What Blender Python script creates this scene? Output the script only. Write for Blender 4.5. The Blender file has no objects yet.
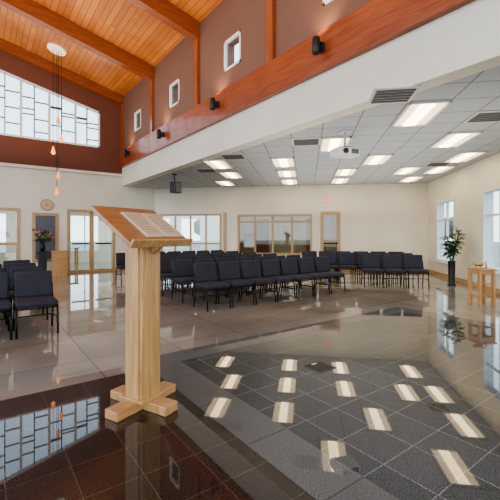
import bpy, bmesh, math, random
from mathutils import Vector, Matrix
random.seed(4)
S2=math.sqrt(2)
D=math.radians
def pq(p,q,z=0): return ((p+q)/S2,(q-p)/S2,z)
RPQ=D(-45)

# ---------------------------------------------------------------- materials
def mat(name,col,rough=.5,metal=0,coat=0,emit=None,es=0,spec=.5):
    m=bpy.data.materials.new(name); m.use_nodes=True
    b=m.node_tree.nodes['Principled BSDF']
    b.inputs['Base Color'].default_value=(*col,1)
    b.inputs['Roughness'].default_value=rough
    b.inputs['Metallic'].default_value=metal
    b.inputs['Coat Weight'].default_value=coat
    b.inputs['Specular IOR Level'].default_value=spec
    if emit:
        b.inputs['Emission Color'].default_value=(*emit,1)
        b.inputs['Emission Strength'].default_value=es
    return m
def nodes(m):
    return m.node_tree.nodes, m.node_tree.links, m.node_tree.nodes['Principled BSDF']
def painted(name,col,rough=.7,var=.05):
    m=mat(name,col,rough); N,L,b=nodes(m)
    tc=N.new('ShaderNodeTexCoord'); n=N.new('ShaderNodeTexNoise'); n.inputs['Scale'].default_value=1.3
    n.inputs['Detail'].default_value=3
    r=N.new('ShaderNodeValToRGB'); r.color_ramp.elements[0].position=.3; r.color_ramp.elements[1].position=.7
    r.color_ramp.elements[0].color=(*[c*(1-var) for c in col],1); r.color_ramp.elements[1].color=(*[min(1,c*(1+var)) for c in col],1)
    L.new(tc.outputs['Object'],n.inputs['Vector']); L.new(n.outputs['Fac'],r.inputs['Fac']); L.new(r.outputs['Color'],b.inputs['Base Color'])
    return m
def wood(name,c1,c2,stretch=(1,12,12),rough=.4,coat=.2,scale=2.5):
    m=mat(name,c1,rough,coat=coat); N,L,b=nodes(m)
    tc=N.new('ShaderNodeTexCoord'); mp=N.new('ShaderNodeMapping'); mp.inputs['Scale'].default_value=stretch
    n=N.new('ShaderNodeTexNoise'); n.inputs['Scale'].default_value=scale; n.inputs['Detail'].default_value=6; n.inputs['Distortion'].default_value=.6
    r=N.new('ShaderNodeValToRGB'); r.color_ramp.elements[0].position=.3; r.color_ramp.elements[1].position=.7
    r.color_ramp.elements[0].color=(*c1,1); r.color_ramp.elements[1].color=(*c2,1)
    L.new(tc.outputs['Object'],mp.inputs['Vector']); L.new(mp.outputs['Vector'],n.inputs['Vector'])
    L.new(n.outputs['Fac'],r.inputs['Fac']); L.new(r.outputs['Color'],b.inputs['Base Color'])
    return m
def tiles(name,c1,c2,mortar,w,h,ms,rough,coat=0,off=(0,0),swap=False,offset=0,speck=None,var=None,spec=.5,freq=2,ior=1.5,crough=.03):
    m=mat(name,c1,rough,coat=coat,spec=spec); N,L,b=nodes(m)
    b.inputs['Coat IOR'].default_value=ior; b.inputs['Coat Roughness'].default_value=crough
    tc=N.new('ShaderNodeTexCoord')
    mp=N.new('ShaderNodeMapping'); mp.inputs['Location'].default_value=(off[0],off[1],0)
    L.new(tc.outputs['Object'],mp.inputs['Vector'])
    src=mp.outputs['Vector']
    if swap:
        sp=N.new('ShaderNodeSeparateXYZ'); cb=N.new('ShaderNodeCombineXYZ')
        L.new(src,sp.inputs[0]); L.new(sp.outputs['X'],cb.inputs['Y']); L.new(sp.outputs['Y'],cb.inputs['X']); src=cb.outputs[0]
    br=N.new('ShaderNodeTexBrick'); br.offset=offset; br.offset_frequency=freq; br.squash=1
    br.inputs['Scale'].default_value=1; br.inputs['Brick Width'].default_value=w; br.inputs['Row Height'].default_value=h
    br.inputs['Mortar Size'].default_value=ms; br.inputs['Mortar Smooth'].default_value=.1; br.inputs['Bias'].default_value=0
    br.inputs['Color1'].default_value=(*c1,1); br.inputs['Color2'].default_value=(*c2,1); br.inputs['Mortar'].default_value=(*mortar,1)
    L.new(src,br.inputs['Vector'])
    out=br.outputs['Color']
    def mul(colsock,a,bb,scale,p0,p1,detail=4):
        n=N.new('ShaderNodeTexNoise'); n.inputs['Scale'].default_value=scale; n.inputs['Detail'].default_value=detail
        L.new(tc.outputs['Object'],n.inputs['Vector'])
        r=N.new('ShaderNodeValToRGB'); r.color_ramp.elements[0].position=p0; r.color_ramp.elements[1].position=p1
        r.color_ramp.elements[0].color=(*a,1); r.color_ramp.elements[1].color=(*bb,1)
        L.new(n.outputs['Fac'],r.inputs['Fac'])
        mx=N.new('ShaderNodeMix'); mx.data_type='RGBA'; mx.blend_type='MULTIPLY'; mx.inputs['Factor'].default_value=1
        L.new(colsock,mx.inputs['A']); L.new(r.outputs['Color'],mx.inputs['B']); return mx.outputs['Result']
    if var: out=mul(out,var[0],var[1],.9,.35,.65)
    if speck: out=mul(out,speck[0],speck[1],speck[2],.45,.62,2)
    L.new(out,b.inputs['Base Color'])
    return m

M={}
M['white']=painted('wall_paint_white',(.79,.735,.62))
M['brown']=painted('wall_paint_brown',(.175,.055,.029))
M['brown2']=painted('wall_paint_taupe',(.185,.088,.057))
M['green']=painted('corridor_paint',(.42,.38,.27))
M['beamv']=wood('glulam_v',(.22,.042,.013),(.36,.09,.028),(10,.8,10),.35,.3)
M['beamu']=wood('glulam_u',(.22,.05,.016),(.36,.10,.033),(.8,10,10),.35,.3)
M['beamz']=wood('glulam_z',(.22,.05,.018),(.35,.10,.033),(10,10,.8),.35,.3)
M['oak']=wood('oak_z',(.40,.20,.07),(.60,.36,.155),(16,16,.8),.35,.25)
M['oakx']=wood('oak_x',(.40,.20,.07),(.58,.34,.15),(.8,16,16),.35,.25)
M['oakdark']=wood('oak_desk',(.25,.105,.04),(.40,.20,.08),(1,12,12),.3,.4)
M['trim']=wood('trim_oak',(.42,.26,.12),(.54,.36,.18),(6,6,1),.4,.2)
M['deck']=tiles('wood_deck',(.68,.25,.07),(.52,.175,.045),(.20,.06,.02),3.2,.14,.006,.4,.15,swap=True,offset=.37,var=((.8,.75,.7),(1.1,1.1,1.1)))
M['ceil']=tiles('ceiling_tile',(.50,.535,.56),(.54,.565,.59),(.22,.23,.24),.54,.54,.010,.75,off=(.27,.27-5.4+.54*12),speck=((.9,.9,.9),(1,1,1),60))
M['conc']=tiles('polished_concrete',(.34,.305,.255),(.40,.355,.295),(.17,.15,.13),.9,.9,.008,.4,1,off=(0,-.4),var=((.66,.65,.64),(1.1,1.08,1.06)),speck=((.78,.78,.78),(1.1,1.08,1.07),140),ior=1.8,crough=.022,spec=.1)
M['band']=tiles('granite_band',(.12,.117,.11),(.14,.136,.13),(.07,.07,.07),.6,.6,.006,.4,1,speck=((.6,.6,.6),(1.3,1.3,1.3),150),ior=1.65,crough=.022,spec=.1)
M['gran']=tiles('granite_charcoal',(.018,.019,.021),(.030,.031,.034),(.10,.10,.10),.30,.30,.004,.4,1,off=(0,0),speck=((.4,.4,.42),(3.6,3.6,3.6),150),ior=1.75,crough=.018,spec=.1)
M['granb']=tiles('granite_brown',(.010,.008,.007),(.017,.013,.011),(.045,.038,.033),.30,.30,.003,.4,1,off=(.2,.2),speck=((.5,.5,.5),(4,3.2,2.8),160),ior=1.55,crough=.018,spec=.1)
M['fabric']=painted('fabric_charcoal',(.030,.030,.043),.85,.2)
M['blackm']=mat('black_metal',(.012,.012,.014),.35,.6)
M['black']=mat('black_plastic',(.015,.015,.016),.5)
M['slat']=mat('vent_slat',(.12,.12,.12),.6)
M['alum']=mat('white_frame',(.75,.76,.76),.4)
M['lead']=mat('dark_mullion',(.10,.11,.13),.4)
M['ink']=mat('ink_brown',(.30,.20,.12),.7)
M['troff']=mat('troffer_lens',(.9,.85,.7),.4,emit=(1,.76,.45),es=6)
M['troffr']=mat('troffer_reflector',(.8,.78,.7),.4,emit=(1,.74,.43),es=1.4)
M['trofft']=mat('troffer_trim',(.7,.68,.62),.4)
M['lamp']=mat('amber_glass',(.9,.4,.1),.2,emit=(1,.28,.05),es=1.1)
M['lampw']=mat('opal_glass',(.8,.75,.65),.2,emit=(1,.8,.55),es=.6)
M['leaf']=painted('leaf_green',(.035,.11,.02),.5,.4)
M['red']=mat('exit_red',(.8,.03,.02),.4,emit=(1,.08,.05),es=1)
M['signw']=mat('sign_white',(.8,.8,.78),.5)
M['page']=mat('page_blank',(.60,.47,.33),.6)
M['flower']=mat('flower_red',(.28,.05,.05),.6)
M['flowerp']=mat('flower_pink',(.45,.25,.20),.6)
M['brass']=mat('brass',(.6,.4,.15),.3,.9)
M['ground']=painted('dry_grass',(.34,.33,.29),.9,.2)
M['tree']=painted('tree_foliage',(.10,.12,.09),.9,.3)
M['proj']=mat('projector_white',(.65,.66,.66),.4)
M['clockf']=mat('plaque_tan',(.5,.36,.22),.5)
M['posterc']=mat('poster_blue',(.35,.5,.62),.5)
g=bpy.data.materials.new('window_glass'); g.use_nodes=True
N=g.node_tree.nodes; L=g.node_tree.links; N.remove(N['Principled BSDF'])
t=N.new('ShaderNodeBsdfTransparent'); t.inputs[0].default_value=(.93,.97,.98,1)
gl=N.new('ShaderNodeBsdfGlossy'); gl.inputs['Roughness'].default_value=.02
mx=N.new('ShaderNodeMixShader'); mx.inputs[0].default_value=.08
L.new(t.outputs[0],mx.inputs[1]); L.new(gl.outputs[0],mx.inputs[2]); L.new(mx.outputs[0],N['Material Output'].inputs[0])
M['glass']=g

# ---------------------------------------------------------------- mesh helpers
class B:
    def __init__(s): s.bm=bmesh.new(); s.m=[]
    def mi(s,k):
        if k not in s.m: s.m.append(k)
        return s.m.index(k)
    def box(s,x0,x1,y0,y1,z0,z1,k,bev=0,xf=None,seg=2):
        i=s.mi(k); r=bmesh.ops.create_cube(s.bm,size=1)
        vs=r['verts']
        for v in vs:
            v.co=Vector(((x0+x1)/2+v.co.x*(x1-x0),(y0+y1)/2+v.co.y*(y1-y0),(z0+z1)/2+v.co.z*(z1-z0)))
        fs=set(f for v in vs for f in v.link_faces)
        for f in fs: f.material_index=i
        if bev:
            es=list(set(e for v in vs for e in v.link_edges))
            rr=bmesh.ops.bevel(s.bm,geom=es,offset=bev,segments=seg,affect='EDGES',profile=.5)
            vs=set(v for f in rr['faces'] for v in f.verts)|set(v for v in vs if v.is_valid)
            for f in rr['faces']: f.material_index=i; f.smooth=True
        if xf is not None:
            for v in vs: v.co=xf@v.co
    def prism(s,pts,y0,y1,k):   # pts (x,z) polygon, extruded in y
        i=s.mi(k)
        a=[s.bm.verts.new((x,y0,z)) for x,z in pts]; b=[s.bm.verts.new((x,y1,z)) for x,z in pts]
        fs=[s.bm.faces.new(a),s.bm.faces.new(b[::-1])]
        n=len(pts)
        for j in range(n): fs.append(s.bm.faces.new((a[j],b[j],b[(j+1)%n],a[(j+1)%n])))
        for f in fs: f.material_index=i
    def tube(s,p0,p1,r,k,r2=None,seg=10,caps=True):
        i=s.mi(k); p0=Vector(p0); p1=Vector(p1); d=p1-p0
        q=Vector((0,0,1)).rotation_difference(d.normalized()).to_matrix().to_4x4()
        mtx=Matrix.Translation((p0+p1)/2)@q
        rr=bmesh.ops.create_cone(s.bm,cap_ends=caps,segments=seg,radius1=r,radius2=r if r2 is None else r2,depth=d.length,matrix=mtx)
        for f in set(f for v in rr['verts'] for f in v.link_faces):
            f.material_index=i; f.smooth=len(f.verts)==4
    def ball(s,c,r,k,sc=(1,1,1),sub=2,jit=0):
        i=s.mi(k); rr=bmesh.ops.create_icosphere(s.bm,subdivisions=sub,radius=1)
        for v in rr['verts']:
            j=1+random.uniform(-jit,jit)
            v.co=Vector((c[0]+v.co.x*r*sc[0]*j,c[1]+v.co.y*r*sc[1]*j,c[2]+v.co.z*r*sc[2]*j))
        for f in set(f for v in rr['verts'] for f in v.link_faces): f.material_index=i; f.smooth=True
    def lathe(s,prof,c,k,seg=20):
        i=s.mi(k); rings=[]
        for r,z in prof:
            rings.append([s.bm.verts.new((c[0]+r*math.cos(2*math.pi*j/seg),c[1]+r*math.sin(2*math.pi*j/seg),c[2]+z)) for j in range(seg)])
        for a,b in zip(rings,rings[1:]):
            for j in range(seg):
                f=s.bm.faces.new((a[j],a[(j+1)%seg],b[(j+1)%seg],b[j])); f.material_index=i; f.smooth=True
        f=s.bm.faces.new(rings[0][::-1]); f.material_index=i
        f=s.bm.faces.new(rings[-1]); f.material_index=i
    def holes(s,x0,x1,y0,y1,z0,z1,hs,k):
        xs=sorted(set([x0,x1]+[h[0] for h in hs]+[h[1] for h in hs])); zs=sorted(set([z0,z1]+[h[2] for h in hs]+[h[3] for h in hs]))
        xs=[x for x in xs if x0<=x<=x1]; zs=[z for z in zs if z0<=z<=z1]
        for a,b in zip(xs,xs[1:]):
            for c,d in zip(zs,zs[1:]):
                if any(h[0]<=(a+b)/2<=h[1] and h[2]<=(c+d)/2<=h[3] for h in hs): continue
                s.box(a,b,y0,y1,c,d,k)
    def mesh(s,name):
        me=bpy.data.meshes.new(name); bmesh.ops.recalc_face_normals(s.bm,faces=s.bm.faces)
        s.bm.to_mesh(me); s.bm.free()
        for k in s.m: me.materials.append(M[k])
        return me
    def obj(s,name,loc=(0,0,0),rz=0,parent=None):
        return place(name,s.mesh(name),loc,rz,parent)
def place(name,me,loc=(0,0,0),rz=0,parent=None):
    o=bpy.data.objects.new(name,me); bpy.context.collection.objects.link(o)
    o.location=loc; o.rotation_euler=(0,0,rz)
    if parent: o.parent=parent
    return o

# ---------------------------------------------------------------- room constants
US=4.12; VE=13.41; PR=4.10; QB=13.27; ZC=3.04; UL=-7.0; VN=-4.0
roof=lambda u:6.22+.25*(US-u)

# floor
b=B(); bm=b.bm
us=[UL,1.3,1.62,5.65,5.95,16]; vs=[VN,3.4,3.7,14]
for a,c in zip(us,us[1:]):
    for d,e in zip(vs,vs[1:]):
        k='conc'
        if c<=1.31 and e<=3.41: k='granb'
        elif a>=1.29 and c<=1.63 and e<=3.41: k='band'
        elif a>=1.61 and c<=5.66 and e<=3.41: k='gran'
        elif a>=5.6 and c<=5.96 and e<=3.41: k='band'
        elif d>=3.39 and e<=3.71 and a>=1.29 and c<=5.96: k='band'
        f=bm.faces.new([bm.verts.new(x) for x in ((a,d,0),(c,d,0),(c,e,0),(a,e,0))]); f.material_index=b.mi(k)
bmesh.ops.remove_doubles(bm,verts=bm.verts,dist=1e-4)
def clip(bm,co,no):
    bmesh.ops.bisect_plane(bm,geom=bm.verts[:]+bm.edges[:]+bm.faces[:],plane_co=co,plane_no=no,clear_outer=True)
clip(bm,pq(PR+.1,0),(1,-1,0)); clip(bm,pq(0,QB+.1),(1,1,0)); clip(bm,(0,VE+.1,0),(0,1,0))
b.obj('floor')

# lower ceiling (wing)
b=B(); bm=b.bm; b.mi('ceil')
UA=US+.25
pts=[(UA,VE),(18.77-VE,VE),pq(PR,QB)[:2],(UA,UA-5.80)]
loc=[((u-v)/S2,(u+v)/S2,ZC) for u,v in pts]
lo=[bm.verts.new(x) for x in loc]; hi=[bm.verts.new((x[0],x[1],x[2]+.12)) for x in loc]
bm.faces.new(lo); bm.faces.new(hi)
for j in range(4): bm.faces.new((lo[j],hi[j],hi[(j+1)%4],lo[(j+1)%4]))
b.obj('ceiling',(0,0,0),RPQ)

# sloped wood roof deck
b=B()
b.prism([(US+.3,roof(US+.3)),(UL,roof(UL)),(UL,roof(UL)+.15),(US+.3,roof(US+.3)+.15)],VN,VE+.2,'deck')
b.obj('ceiling_wood_deck')
raf=[13.28,10.45,7.67,4.95,2.2,-.55]
for v in raf:
    b=B(); h=.40 if v<13 else .30
    b.prism([(US-.001,roof(US)-.01),(UL,roof(UL)-.01),(UL,roof(UL)-h),(US-.001,roof(US)-h)],v-.11,v+.11,'beamu')
    b.obj('rafter')
sw=[(VE-t) for t in (1.65,4.45,7.2,9.95,12.7)]
b=B()
hol=[(v-.3,v+.3,4.68,5.30) for v in sw]
b.box(US,US+.25,-2.2,VE,ZC,3.72,'white')
b2=B(); b2.holes(-VE,4,US,US+.25,3.72,6.35,[(-h[1],-h[0],h[2],h[3]) for h in hol],'brown2')
for v in b2.bm.verts:
    x,y,z=v.co; v.co=(y,-x,z)
b.obj('wall_side_fascia'); b2.obj('wall_side_upper')
b=B()
b.box(US-.09,US,-3.5,VE,3.69,4.27,'beamv')
b.obj('trim_header_beam')
b=B()
for v in raf[1:]+[13.3]:
    b.box(US-.07,US+.0,v-.09,v+.09,4.27,roof(US)-.3,'beamz')
b.obj('trim_side_posts')
for i,v in enumerate(sw):
    b=B(); x=US-.015
    for (a,c,d,e) in ((v-.3,v-.26,4.68,5.3),(v+.26,v+.3,4.68,5.3),(v-.3,v+.3,4.68,4.72),(v-.3,v+.3,5.26,5.3)):
        b.box(x,x+.06,a,c,d,e,'alum')
    b.box(x+.05,x+.055,v-.28,v+.28,4.7,5.28,'glass')
    b.obj('window_%d'%(10+i))

# end wall
b=B()
b.holes(UL,18.77-VE+.15,VE,VE+.2,0,3.45,[(-.3,.99,0,2.1),(2.32,3.87,0,2.13),(-3.5,-2,0,2.1)],'white')
b.box(UL,US,VE-.10,VE,3.36,3.45,'white')
b.obj('wall_end_lower')
wt=lambda u:5.56+.25*(3.36-u)
b=B(); y0,y1=VE,VE+.2
b.box(UL,US+.25,y0,y1,3.45,4.3,'brown')
b.prism([(3.36,4.3),(US+.25,4.3),(US+.25,roof(US+.25)),(3.36,roof(3.36))],y0,y1,'brown')
b.prism([(-5,wt(-5)),(3.36,wt(3.36)),(3.36,roof(3.36)),(-5,roof(-5))],y0,y1,'brown')
b.prism([(UL,4.3),(-5,4.3),(-5,roof(-5)),(UL,roof(UL))],y0,y1,'brown')
b.obj('wall_end_upper')
b=B(); w=.05
b.box(-5,3.36,y0-.01,y0+.12,4.3,4.36,'alum')
b.prism([(-5,wt(-5)-.06),(3.36,wt(3.36)-.06),(3.36,wt(3.36)),(-5,wt(-5))],y0-.01,y0+.12,'alum')
b.box(3.31,3.36,y0-.01,y0+.12,4.3,wt(3.36),'alum')
b.box(-5,-4.95,y0-.01,y0+.12,4.3,wt(-5),'alum')
u=3.36; i=0
while u>-4.6:
    un=u-(.42 if i%2==0 else .36)
    main=(i%2==1)
    k='alum' if main else 'lead'; ww=.035 if main else .014
    b.box(un-ww,un+ww,y0+.0,y0+.08,4.32,wt(un)-.02,k)
    zz=[4.95,5.25,4.72,5.45][i%4]; 
    if zz<wt(u)-.1: b.box(un,u,y0+.02,y0+.07,zz-.015,zz+.015,'lead')
    zz=[4.55,5.08,5.2,4.85][i%4]
    b.box(un,u,y0+.02,y0+.07,zz-.015,zz+.015,'lead')
    zz=wt(u)-.45
    b.box(un,u,y0+.02,y0+.07,zz-.015,zz+.015,'lead')
    u=un; i+=1
b.prism([(-5,4.3),(3.36,4.3),(3.36,wt(3.36)),(-5,wt(-5))],y0+.09,y0+.095,'glass')
b.obj('window_1')

def glazing(name,x0,x1,z0,z1,loc,rz,k='alum',fw=.05,dep=.14,vm=(),hm=(),mw=.02,glass=True,bar=None,y0=-.02):
    b=B()
    b.box(x0,x0+fw,y0,dep,z0,z1,k); b.box(x1-fw,x1,y0,dep,z0,z1,k)
    b.box(x0+fw,x1-fw,y0,dep,z1-fw,z1,k)
    b.box(x0+fw,x1-fw,y0,dep,z0,z0+fw,k)
    for x in vm: b.box(x-mw,x+mw,.02,.09,z0+fw,z1-fw,k)
    for z in hm: b.box(x0+fw,x1-fw,.03,.08,z-mw,z+mw,k)
    if glass: b.box(x0+fw,x1-fw,.05,.056,z0+fw,z1-fw,'glass')
    if bar:
        for (a,c) in bar: b.box(a,c,-.05,-.02,.95,1.0,'blackm')
    return b.obj(name,loc,rz)
rwin=[(QB-2.30,QB-.88),(QB-5.36,QB-3.94),(QB-8.45,QB-7.03)]
b=B()
b.holes(-QB-.2,-1.2,0,.22,0,ZC+.12,[(-q1,-q0,.46,2.32) for q0,q1 in rwin],'white')
RR=D(-135)
b.obj('wall_right',pq(PR,0),RR)
for i,(q0,q1) in enumerate(rwin):
    mid=-(q0+q1)/2
    glazing('window_%d'%(2+i),-q1,-q0,.46,2.32,pq(PR,0),RR,'alum',.06,.2,vm=(mid,),hm=(1.72,),mw=.022)
    b=B(); b.box(-q1-.05,-q0+.05,-.07,.0,.42,.46,'alum'); b.obj('trim_sill_%d'%i,pq(PR,0),RR)
b=B(); b.box(-QB,-1.5,-.02,0,0,.11,'trim'); b.obj('baseboard_right',pq(PR,0),RR)
PL=-5.69
b=B()
b.holes(PL-.1,PR+.22,QB,QB+.2,0,ZC+.12,[(-5.5,-3.1,0,2.06),(-2.5,.21,.55,2.02),(.5,1.19,0,2.1)],'white')
b.obj('wall_back',(0,0,0),RPQ)
glazing('window_6',-5.5,-3.1,0,2.06,pq(0,QB),RPQ,'trim',.07,.15,vm=(-4.9,-4.3,-3.7),hm=(.95,),mw=.03)
glazing('window_7',-2.5,.21,.55,2.02,pq(0,QB),RPQ,'trim',.07,.15,vm=(-1.85,-1.2,-.5),hm=(1.75,),mw=.035)
glazing('door_2',.5,1.19,0.0,2.1,pq(0,QB),RPQ,'trim',.11,.12,vm=(),hm=(1.0,),mw=.05,bar=[(.6,1.1)])
b=B(); b.box(-3.1,.5,-.02,0,0,.11,'trim'); b.box(1.19,PR-.02,-.02,0,0,.11,'trim'); b.obj('baseboard_back',pq(0,QB),RPQ)
b=B(); b.box(-3.02,-2.90,-.03,0,0,2.1,'trim'); b.obj('trim_pilaster',pq(0,QB),RPQ)
# corridor behind back wall
b=B(); b.box(-2.9,2.4,QB+2.2,QB+2.35,0,2.7,'green'); b.box(-3.0,-2.85,QB+.2,QB+2.2,0,2.7,'green'); b.box(2.3,2.4,QB+.2,QB+2.2,0,2.7,'green')
b.obj('wall_corridor',(0,0,0),RPQ)
b=B()
for i in range(4): b.box(-2.3+i*1.1,-1.45+i*1.1,-.06,0,.3,2.05,'trim'); b.box(-2.2+i*1.1,-1.55+i*1.1,-.07,-.06,.4,1.95,'green' if i%2 else 'brown2')
b.obj('trim_corridor_panelling',(*pq(0,QB+2.2)[:2],0),RPQ)
b=B(); b.box(-3.0,2.4,QB+.2,QB+2.35,2.7,2.8,'white'); b.obj('ceiling_corridor',(0,0,0),RPQ)
b=B(); b.box(-3.0,2.4,QB+.15,QB+2.35,-.06,-.003,'conc'); b.obj('floor_corridor',(0,0,0),RPQ)
for p in (-1.8,.3):
    b=B(); b.box(-.3,.3,-.3,.3,-.03,0,'troff'); b.box(-.33,.33,-.33,.33,-.015,0,'trofft'); b.obj('corridor_ceiling_light',(*pq(p,QB+1.2)[:2],2.698),RPQ)
b=B(); b.box(-.17,.17,-.012,0,.0,.42,'posterc'); b.box(-.2,.2,-.008,.0,-.03,.45,'trim'); b.obj('poster',(*pq(-2.05,QB-.03)[:2],.85),RPQ)
# exit sign
b=B(); b.box(-.15,.15,-.05,0,0,.17,'signw',.008)
for i in range(4):
    x=-.11+i*.062; b.box(x,x+.012,-.054,-.05,.03,.14,'red'); b.box(x,x+.04,-.054,-.05,.12,.14,'red'); b.box(x,x+.04,-.054,-.05,.03,.05,'red'); b.box(x,x+.035,-.054,-.05,.075,.093,'red')
b.obj('exit_sign',(*pq(.77,QB)[:2],2.42),RPQ)
# lobby behind end wall
b=B(); b.holes(-5,11.5,18,18.2,0,2.8,[(x,x+1.3,.5,2.2) for x in (-4,-2.2,-.4,1.4,3.2,5.0,6.8,8.6)],'white'); b.obj('wall_lobby')
b=B()
for x in (-4,-2.2,-.4,1.4,3.2,5.0,6.8,8.6):
    b.box(x,x+.06,18,18.1,.5,2.2,'alum'); b.box(x+1.24,x+1.3,18,18.1,.5,2.2,'alum'); b.box(x+.06,x+1.24,18,18.1,.5,.56,'alum'); b.box(x+.06,x+1.24,18,18.1,2.14,2.2,'alum'); b.box(x+.63,x+.67,18,18.1,.56,2.14,'alum')
b.obj('window_lobby')
b=B(); b.box(-5,11.5,VE+.1,18.2,-.08,-.004,'conc'); b.obj('floor_lobby')
b=B(); b.box(-5,5.3,VE+.2,18.2,2.8,2.9,'white'); b.obj('ceiling_lobby')
for x in (-1,2.2,4.6):
    b=B(); b.box(-.3,.3,-.6,.6,-.03,0,'troff'); b.box(-.33,.33,-.63,.63,-.015,0,'trofft'); b.obj('lobby_ceiling_light',(x,15.5,2.798))
b=B(); b.box(-.7,.7,-.25,.25,.72,.76,'oakx',.005)
for sx in (-1,1):
    for sy in (-1,1): b.box(sx*.62-.03,sx*.62+.03,sy*.2-.03,sy*.2+.03,0,.72,'oak')
b.obj('lobby_console_table',(2.6,16.6,0))

# end wall doors / openings
glazing('door_1',2.32,3.87,0,2.13,(0,VE,0),0,'trim',.09,.14,vm=(3.095,),hm=(),mw=.07,bar=[(2.45,3.0),(3.2,3.74)])
glazing('window_8',-.3,.99,0,2.1,(0,VE,0),0,'trim',.09,.14,vm=(.38,),hm=(1.0,),mw=.04)
glazing('window_9',-3.5,-2,0,2.1,(0,VE,0),0,'trim',.07,.14,vm=(-2.75,),hm=(),mw=.04)
b=B(); b.box(1.31,2.05,-.05,-.005,.42,1.98,'trim',.01); b.box(1.40,1.96,-.056,-.05,.51,1.89,'lead'); b.box(1.40,1.96,-.062,-.056,1.17,1.2,'trim')
b.obj('framed_display_case',(0,VE,0))
b=B(); 
for a,c in ((-2,-.3),(.99,2.32),(3.87,5.3)): b.box(a,c,-.018,0,0,.11,'trim')
b.obj('baseboard_end',(0,VE,0))
b=B(); b.tube((1.72,VE-.04,2.24),(1.72,VE-.001,2.24),.19,'clockf',seg=28); b.tube((1.72,VE-.05,2.24),(1.72,VE-.04,2.24),.15,'page',seg=28)
b.tube((1.72,VE-.055,2.24),(1.72,VE-.05,2.24),.06,'clockf',seg=16)
b.obj('round_wall_plaque')

# ---------------------------------------------------------------- ceiling fixtures
def fixture(p,q):
    b=B(); a,c=.27,.54
    b.box(-a,a,-c,-c+.035,-.03,0,'trofft'); b.box(-a,a,c-.035,c,-.03,0,'trofft')
    b.box(-a,-a+.035,-c,c,-.03,0,'trofft'); b.box(a-.035,a,-c,c,-.03,0,'trofft')
    b.box(-a+.035,-.09,-c+.035,c-.035,-.012,0,'troffr'); b.box(.09,a-.035,-c+.035,c-.035,-.012,0,'troffr')
    b.box(-.09,.09,-c+.035,c-.035,-.028,0,'troff')
    b.obj('troffer_light',(*pq(p,q)[:2],ZC-.001),RPQ)
for p,q in [(1.62,5.67),(2.7,7.29),(.54,7.29),(3.51,8.91),(1.62,8.91),(-.54,8.91),(-2.16,8.91),(2.7,10.53),(1.08,10.53),(-.54,10.53),(-2.16,10.53),(3.51,10.53),(-.54,12.15),(1.08,12.15),(-2.7,12.15),(3.24,12.15),(2.7,4.05),(3.51,5.67)]:
    u,v,_=pq(p,q)
    if u<US+.6: continue
    fixture(p,q)
def vent(p,q):
    b=B(); a=.27
    b.box(-a,a,-a,a,-.012,0,'trofft')
    for i in range(5):
        y=-.2+i*.09; b.box(-.23,.23,y,y+.05,-.022,-.012,'slat')
    b.obj('ceiling_vent',(*pq(p,q)[:2],ZC-.001),RPQ)
for p,q in [(1.08,4.86),(0,7.02),(-1.62,8.1),(2.7,5.94),(3.24,9.72),(-2.7,9.72)]:
    vent(p,q)
# projector
b=B()
b.box(-.21,.21,-.16,.16,-.07,.07,'proj',.025); b.tube((-.08,-.18,0),(-.08,-.15,0),.045,'black',seg=16)
b.box(.03,.17,-.163,-.16,-.04,.04,'lead'); b.tube((0,0,.07),(0,0,.355),.022,'proj'); b.box(-.09,.09,-.09,.09,.07,.09,'black'); b.box(-.1,.1,-.1,.1,.345,.358,'proj')
b.box(-.015,.015,-.015,.015,.2,.34,'black')
b.obj('ceiling_projector',(5.04,4.11,2.68),D(-20))
# hanging speaker
b=B()
b.box(-.13,.13,-.12,.12,-.16,.16,'black',.02); b.box(-.11,.11,-.127,-.12,-.14,.14,'lead'); b.tube((0,.05,.15),(0,.05,.39),.014,'blackm'); b.box(-.05,.05,0,.1,.37,.395,'blackm')
b.obj('hanging_speaker',(4.55,9.82,2.64),D(20))

# spotlights on the beam
for v in (VE-9.72,VE-6.8,VE-3.96,VE-1.1,VE-12.6):
    b=B(); 
    b.box(-.03,.04,-.04,.04,-.06,.06,'black'); 
    b.lathe([(.035,.12),(.055,.10),(.06,-.10),(.05,-.12)],(-.10,0,0),'black',16)
    b.obj('beam_spotlight',(US-.13,v,4.0))
    l=bpy.data.lights.new('beam_lamp','SPOT'); l.energy=14; l.color=(1,.75,.45); l.spot_size=D(110); l.spot_blend=.8; l.shadow_soft_size=.06
    o=bpy.data.objects.new('beam_lamp',l); bpy.context.collection.objects.link(o); o.location=(US-.25,v,4.2); o.rotation_euler=(D(180),D(25),0)

# pendant cluster
e=bpy.data.objects.new('pendant_light_cluster',None); bpy.context.collection.objects.link(e); e.location=(1.83,12.18,6.79)
b=B(); b.lathe([(.25,-.05),(.26,0),(.20,.05)],(0,0,0),'lampw',28)
o=b.obj('canopy',parent=e); o.rotation_euler=(0,D(14),0)
for i,(dx,dy,z) in enumerate(((.05,.08,4.68),(-.10,-.03,3.75),(.03,-.08,3.02),(.0,.02,2.55),(.12,0,4.15))):
    b=B(); b.tube((dx,dy,0),(dx,dy,z-6.79+.1),.006,'blackm',seg=6)
    zz=z-6.79
    b.lathe([(.014,.14),(.035,.06),(.065,-.05),(.035,-.10)],(dx,dy,zz),'lamp',14)
    b.obj('pendant_%d'%i,parent=e)

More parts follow.
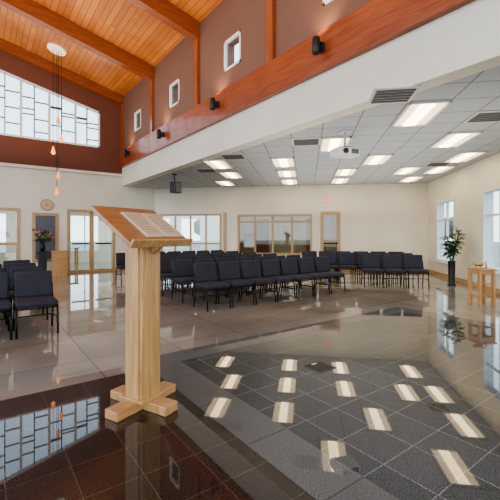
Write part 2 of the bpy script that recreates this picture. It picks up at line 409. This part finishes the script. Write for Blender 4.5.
# ---------------------------------------------------------------- chairs
b=B()
def rot(ax,a,c): return Matrix.Translation(c)@Matrix.Rotation(a,4,ax)@Matrix.Translation(-Vector(c))
b.box(-.235,.235,-.22,.22,.365,.44,'fabric',.03)
T=rot('X',D(-11),(0,.20,.42))
b.box(-.225,.225,.185,.245,.44,.785,'fabric',.028,xf=T)
b.box(-.215,.215,.245,.257,.46,.76,'black',xf=T)
for sx in (-1,1):
    x=sx*.225
    b.tube((x,-.19,.37),(x,-.225,0.005),.0125,'blackm')
    b.tube((x,.19,.37),(x,.27,0.005),.0125,'blackm')
    b.tube((x,-.2,.36),(x,.2,.36),.0125,'blackm')
    b.tube((x,.19,.36),(x*.97,.245,.62),.0125,'blackm')
    b.tube((x,-.21,.20),(x,.225,.20),.008,'blackm')
b.tube((-.225,-.2,.35),(.225,-.2,.35),.011,'blackm'); b.tube((-.225,.19,.35),(.225,.19,.35),.011,'blackm')
b.tube((-.225,.23,.18),(.225,.23,.18),.008,'blackm')
chair=b.mesh('upholstered_chair')
def ch(u,v,rz): place('upholstered_chair',chair,(u,v,0),rz)
for r in range(6):
    v=5.52+.92*r
    for i in range(7 ): ch(3.25+.505*i,v,0)
for r in range(4):
    v=5.50+.92*r
    for i in range(6): ch(.58-.505*i,v,0)
for q,p0,n in ((9.42,1.62,3),(10.32,.62,5),(11.22,.1,6)):
    for i in range(n):
        u,v,_=pq(p0+.51*i,q); ch(u,v,RPQ)

# ---------------------------------------------------------------- lectern
e=bpy.data.objects.new('lectern',None); bpy.context.collection.objects.link(e); e.location=(.985,2.70,0); e.rotation_euler=(0,0,D(23))
b=B()
b.box(-.09,.09,-.09,.09,.05,1.27,'oak',.004)
b.box(-.105,.105,-.06,.06,.06,1.24,'oak',.003)
b.box(-.06,.06,-.105,.105,.06,1.24,'oak',.003)
b.obj('post',parent=e)
b=B()
b.box(-.29,.29,-.065,.065,.0,.065,'oakx',.006)
b.obj('foot_cross_1',parent=e)
b=B()
b.box(-.065,.065,-.29,.29,.0,.065,'oak',.006); b.box(-.12,.12,-.12,.12,.06,.085,'oakx',.004)
b.obj('foot_cross_2',parent=e)
ang=math.atan2(.26,.40)
T=Matrix.Translation((0,0,1.335))@Matrix.Rotation(ang,4,'X')
b=B()
b.box(-.30,.30,-.24,.24,-.016,.016,'oakdark',.004,xf=T)
b.box(-.30,.30,-.255,-.235,-.016,.045,'oak',.003,xf=T)
b.box(-.30,.30,.225,.243,-.03,.018,'oakdark',.003,xf=T)
b.obj('desk_top',parent=e)
b=B()
b.prism([(-.20,1.22),(.17,1.36),(.17,1.30),(.09,1.12),(-.09,1.12),(-.20,1.19)],-.02,.02,'oak')
for v in b.bm.verts: x,y,z=v.co; v.co=(y,x,z)
b.obj('desk_bracket',parent=e)
b=B()
bx=.075
b.box(-.19+bx,-.004+bx,-.18,.15,.016,.034,'page',.006,xf=T); b.box(.004+bx,.19+bx,-.18,.15,.016,.034,'page',.006,xf=T)
b.box(-.20+bx,.20+bx,-.19,.16,.014,.02,'oakdark',xf=T)
b.obj('open_book',parent=e)
b=B()
for s in (-1,1):
    for r in range(13):
        y=.12-r*.022; x0,x1=(s*.02+bx,s*.175+bx)
        b.box(min(x0,x1),max(x0,x1)-random.uniform(0,.03),y-.003,y+.003,.034,.0346,'ink',xf=T)
b.obj('book_text',parent=e)

b=B(); b.box(-.11,.11,-.11,.11,0,.006,'slat',.002); b.box(-.10,.10,-.10,.10,.006,.009,'black'); b.box(-.03,.03,.06,.08,.009,.012,'trofft')
b.obj('floor_outlet_box',(2.63,2.45,0))

# ---------------------------------------------------------------- tall narrow oak stand w/ bowl
b=B()
b.box(-.17,.17,-.17,.17,.64,.67,'oakx',.006)
for sx in (-1,1):
    b.box(sx*.13-.02,sx*.13+.02,-.15,.15,.56,.64,'oak',.003)
    for sy in (-1,1):
        b.box(sx*.13-.02,sx*.13+.02,sy*.12-.035,sy*.12+.035,.0,.60,'oak',.004)
    b.box(sx*.13-.015,sx*.13+.015,-.09,.09,.14,.19,'oak',.002)
b.box(-.12,.12,-.03,.03,.15,.18,'oakx'); b.box(-.12,.12,-.1,.1,.38,.40,'oakx',.003); b.box(-.12,.12,.11,.13,.56,.64,'oakx'); b.box(-.12,.12,-.13,-.11,.56,.64,'oakx')
b.obj('oak_stand',(7.33,2.88,0),D(-30))
b=B(); b.lathe([(.05,0),(.055,.01),(.02,.03),(.07,.05),(.10,.09),(.09,.09),(.02,.05)],(0,0,0),'brass',20)
b.obj('brass_bowl',(7.28,2.91,.671))
b=B(); b.tube((0,0,0),(0,0,.12),.018,'page',seg=14); b.tube((0,0,.12),(0,0,.14),.003,'black',seg=6); b.obj('candle',(7.42,2.84,.671))

# ---------------------------------------------------------------- potted plant
def leafm(b,base,dirv,L,w,k):
    i=b.mi(k); d=Vector(dirv).normalized(); side=d.cross(Vector((0,0,1)))
    if side.length<.1: side=Vector((1,0,0))
    side.normalize(); base=Vector(base); n=side.cross(d)
    pts=[]
    for t,ww in ((0,.12),(.3,.9),(.6,1),(.85,.55),(1,.05)):
        c=base+d*L*t-Vector((0,0,1))*L*.45*t*t
        pts.append((b.bm.verts.new(c-side*w*ww+n*w*.2),b.bm.verts.new(c-n*w*.1),b.bm.verts.new(c+side*w*ww+n*w*.2)))
    for a,c in zip(pts,pts[1:]):
        for j in (0,1):
            f=b.bm.faces.new((a[j],a[j+1],c[j+1],c[j])); f.material_index=i; f.smooth=True
e=bpy.data.objects.new('potted_plant',None); bpy.context.collection.objects.link(e); e.location=pq(3.62,9.9)
b=B(); b.lathe([(.10,0),(.10,.02),(.07,.04),(.085,.6),(.10,.62),(.09,.62)],(0,0,0),'black',20); b.obj('planter_pedestal',parent=e)
b=B()
for s in range(9):
    a=s*.75; top=Vector((.17*math.cos(a),.17*math.sin(a),1.0+.055*s)); bs=Vector((.03*math.cos(a),.03*math.sin(a),.6))
    b.tube(bs,top,.008,'leaf',seg=6)
    for j in range(13):
        t=.3+.7*j/12; c=bs.lerp(top,t); an=random.uniform(0,6.28)
        leafm(b,c,(math.cos(an),math.sin(an),random.uniform(.1,.9)),random.uniform(.17,.27),random.uniform(.035,.055),'leaf')
b.obj('foliage',parent=e)

# ---------------------------------------------------------------- flower stand + cabinet near the doors
e=bpy.data.objects.new('flower_arrangement',None); bpy.context.collection.objects.link(e); e.location=(1.55,13.0,0)
b=B(); b.box(-.15,.15,-.15,.15,.0,.04,'black',.005); b.box(-.11,.11,-.11,.11,.04,.72,'black',.005); b.box(-.15,.15,-.15,.15,.72,.76,'black',.005); b.obj('pedestal',parent=e)
b=B(); b.lathe([(.05,.76),(.08,.82),(.09,.90),(.05,1.0),(.06,1.03)],(0,0,0),'blackm',16); b.obj('vase',parent=e)
b=B()
for i in range(34):
    a=random.uniform(0,6.28); r=random.uniform(.03,.25); z=1.15+random.uniform(0,.36)-r*.3
    b.tube((0,0,1.0),(r*math.cos(a),r*math.sin(a),z),.004,'leaf',seg=5)
    b.ball((r*math.cos(a),r*math.sin(a),z),.045,random.choice(['flower','flowerp','leaf','leaf']),sub=1,jit=.2)
    leafm(b,(r*.5*math.cos(a),r*.5*math.sin(a),1.1),(math.cos(a),math.sin(a),.5),.18,.035,'leaf')
b.obj('flowers',parent=e)
b=B(); b.box(-.2,.2,-.17,.17,0,.74,'oak',.005); b.box(-.23,.23,-.2,.2,.74,.78,'oakx',.005); b.box(-.16,.16,-.175,-.17,.08,.66,'oakx',.003); b.tube((.12,-.19,.4),(.12,-.175,.4),.012,'brass')
b.obj('oak_cabinet',(1.98,12.75,0))

# ---------------------------------------------------------------- outside
b=B(); b.box(-60,90,-60,90,-.4,-.2,'ground'); b.obj('ground_exterior')
for i in range(12):
    a=D(-30+i*9); R=48+random.uniform(-5,8); b=B()
    c=(R*math.cos(a),R*math.sin(a)); b.tube((0,0,-.1),(0,0,2),.2,'trim')
    for j in range(6): b.ball((random.uniform(-1.6,1.6),random.uniform(-1.6,1.6),2.0+random.uniform(-.5,1.2)),1.2,'tree',sub=2,jit=.15)
    b.obj('tree',(c[0],c[1],-.2))

# ---------------------------------------------------------------- world and added fill lamps
w=bpy.data.worlds.new('World'); bpy.context.scene.world=w; w.use_nodes=True
N=w.node_tree.nodes; L=w.node_tree.links; bg=N['Background']
tc=N.new('ShaderNodeTexCoord'); sp=N.new('ShaderNodeSeparateXYZ'); r=N.new('ShaderNodeValToRGB')
r.color_ramp.elements[0].position=0; r.color_ramp.elements[0].color=(.93,.97,1,1)
r.color_ramp.elements[1].position=.6; r.color_ramp.elements[1].color=(.60,.79,1,1)
L.new(tc.outputs['Generated'],sp.inputs[0]); L.new(sp.outputs['Z'],r.inputs['Fac']); L.new(r.outputs['Color'],bg.inputs['Color'])
bg.inputs['Strength'].default_value=2.6
def area(name,loc,rot,sx,sy,en,col):
    l=bpy.data.lights.new(name,'AREA'); l.shape='RECTANGLE'; l.size=sx; l.size_y=sy; l.energy=en; l.color=col
    o=bpy.data.objects.new(name,l); bpy.context.collection.objects.link(o); o.location=loc; o.rotation_euler=rot
area('fill_up_hall',(0,5.5,3.6),(D(180),0,0),6,14,400,(1,.88,.74))  # added fill without a fixture, brightens the wood deck and upper walls
area('fill_up_wing',(*pq(.9,8.8)[:2],1.9),(D(180),0,RPQ),4.6,8,80,(1,.93,.84))  # unseen fill lamp aimed up, added to lift the wing's tile ceiling
sc=bpy.context.scene; sc.view_settings.exposure=.25
try: sc.view_settings.look='AgX - Medium High Contrast'
except Exception: pass

c=bpy.data.cameras.new('camera'); o=bpy.data.objects.new('camera',c); bpy.context.collection.objects.link(o)
o.location=(0,0,1.27); o.rotation_euler=(D(90),0,D(-36.3)); c.sensor_width=36; c.lens=36*367/500; c.shift_y=-.03; c.clip_start=.05; c.clip_end=300
bpy.context.scene.camera=o
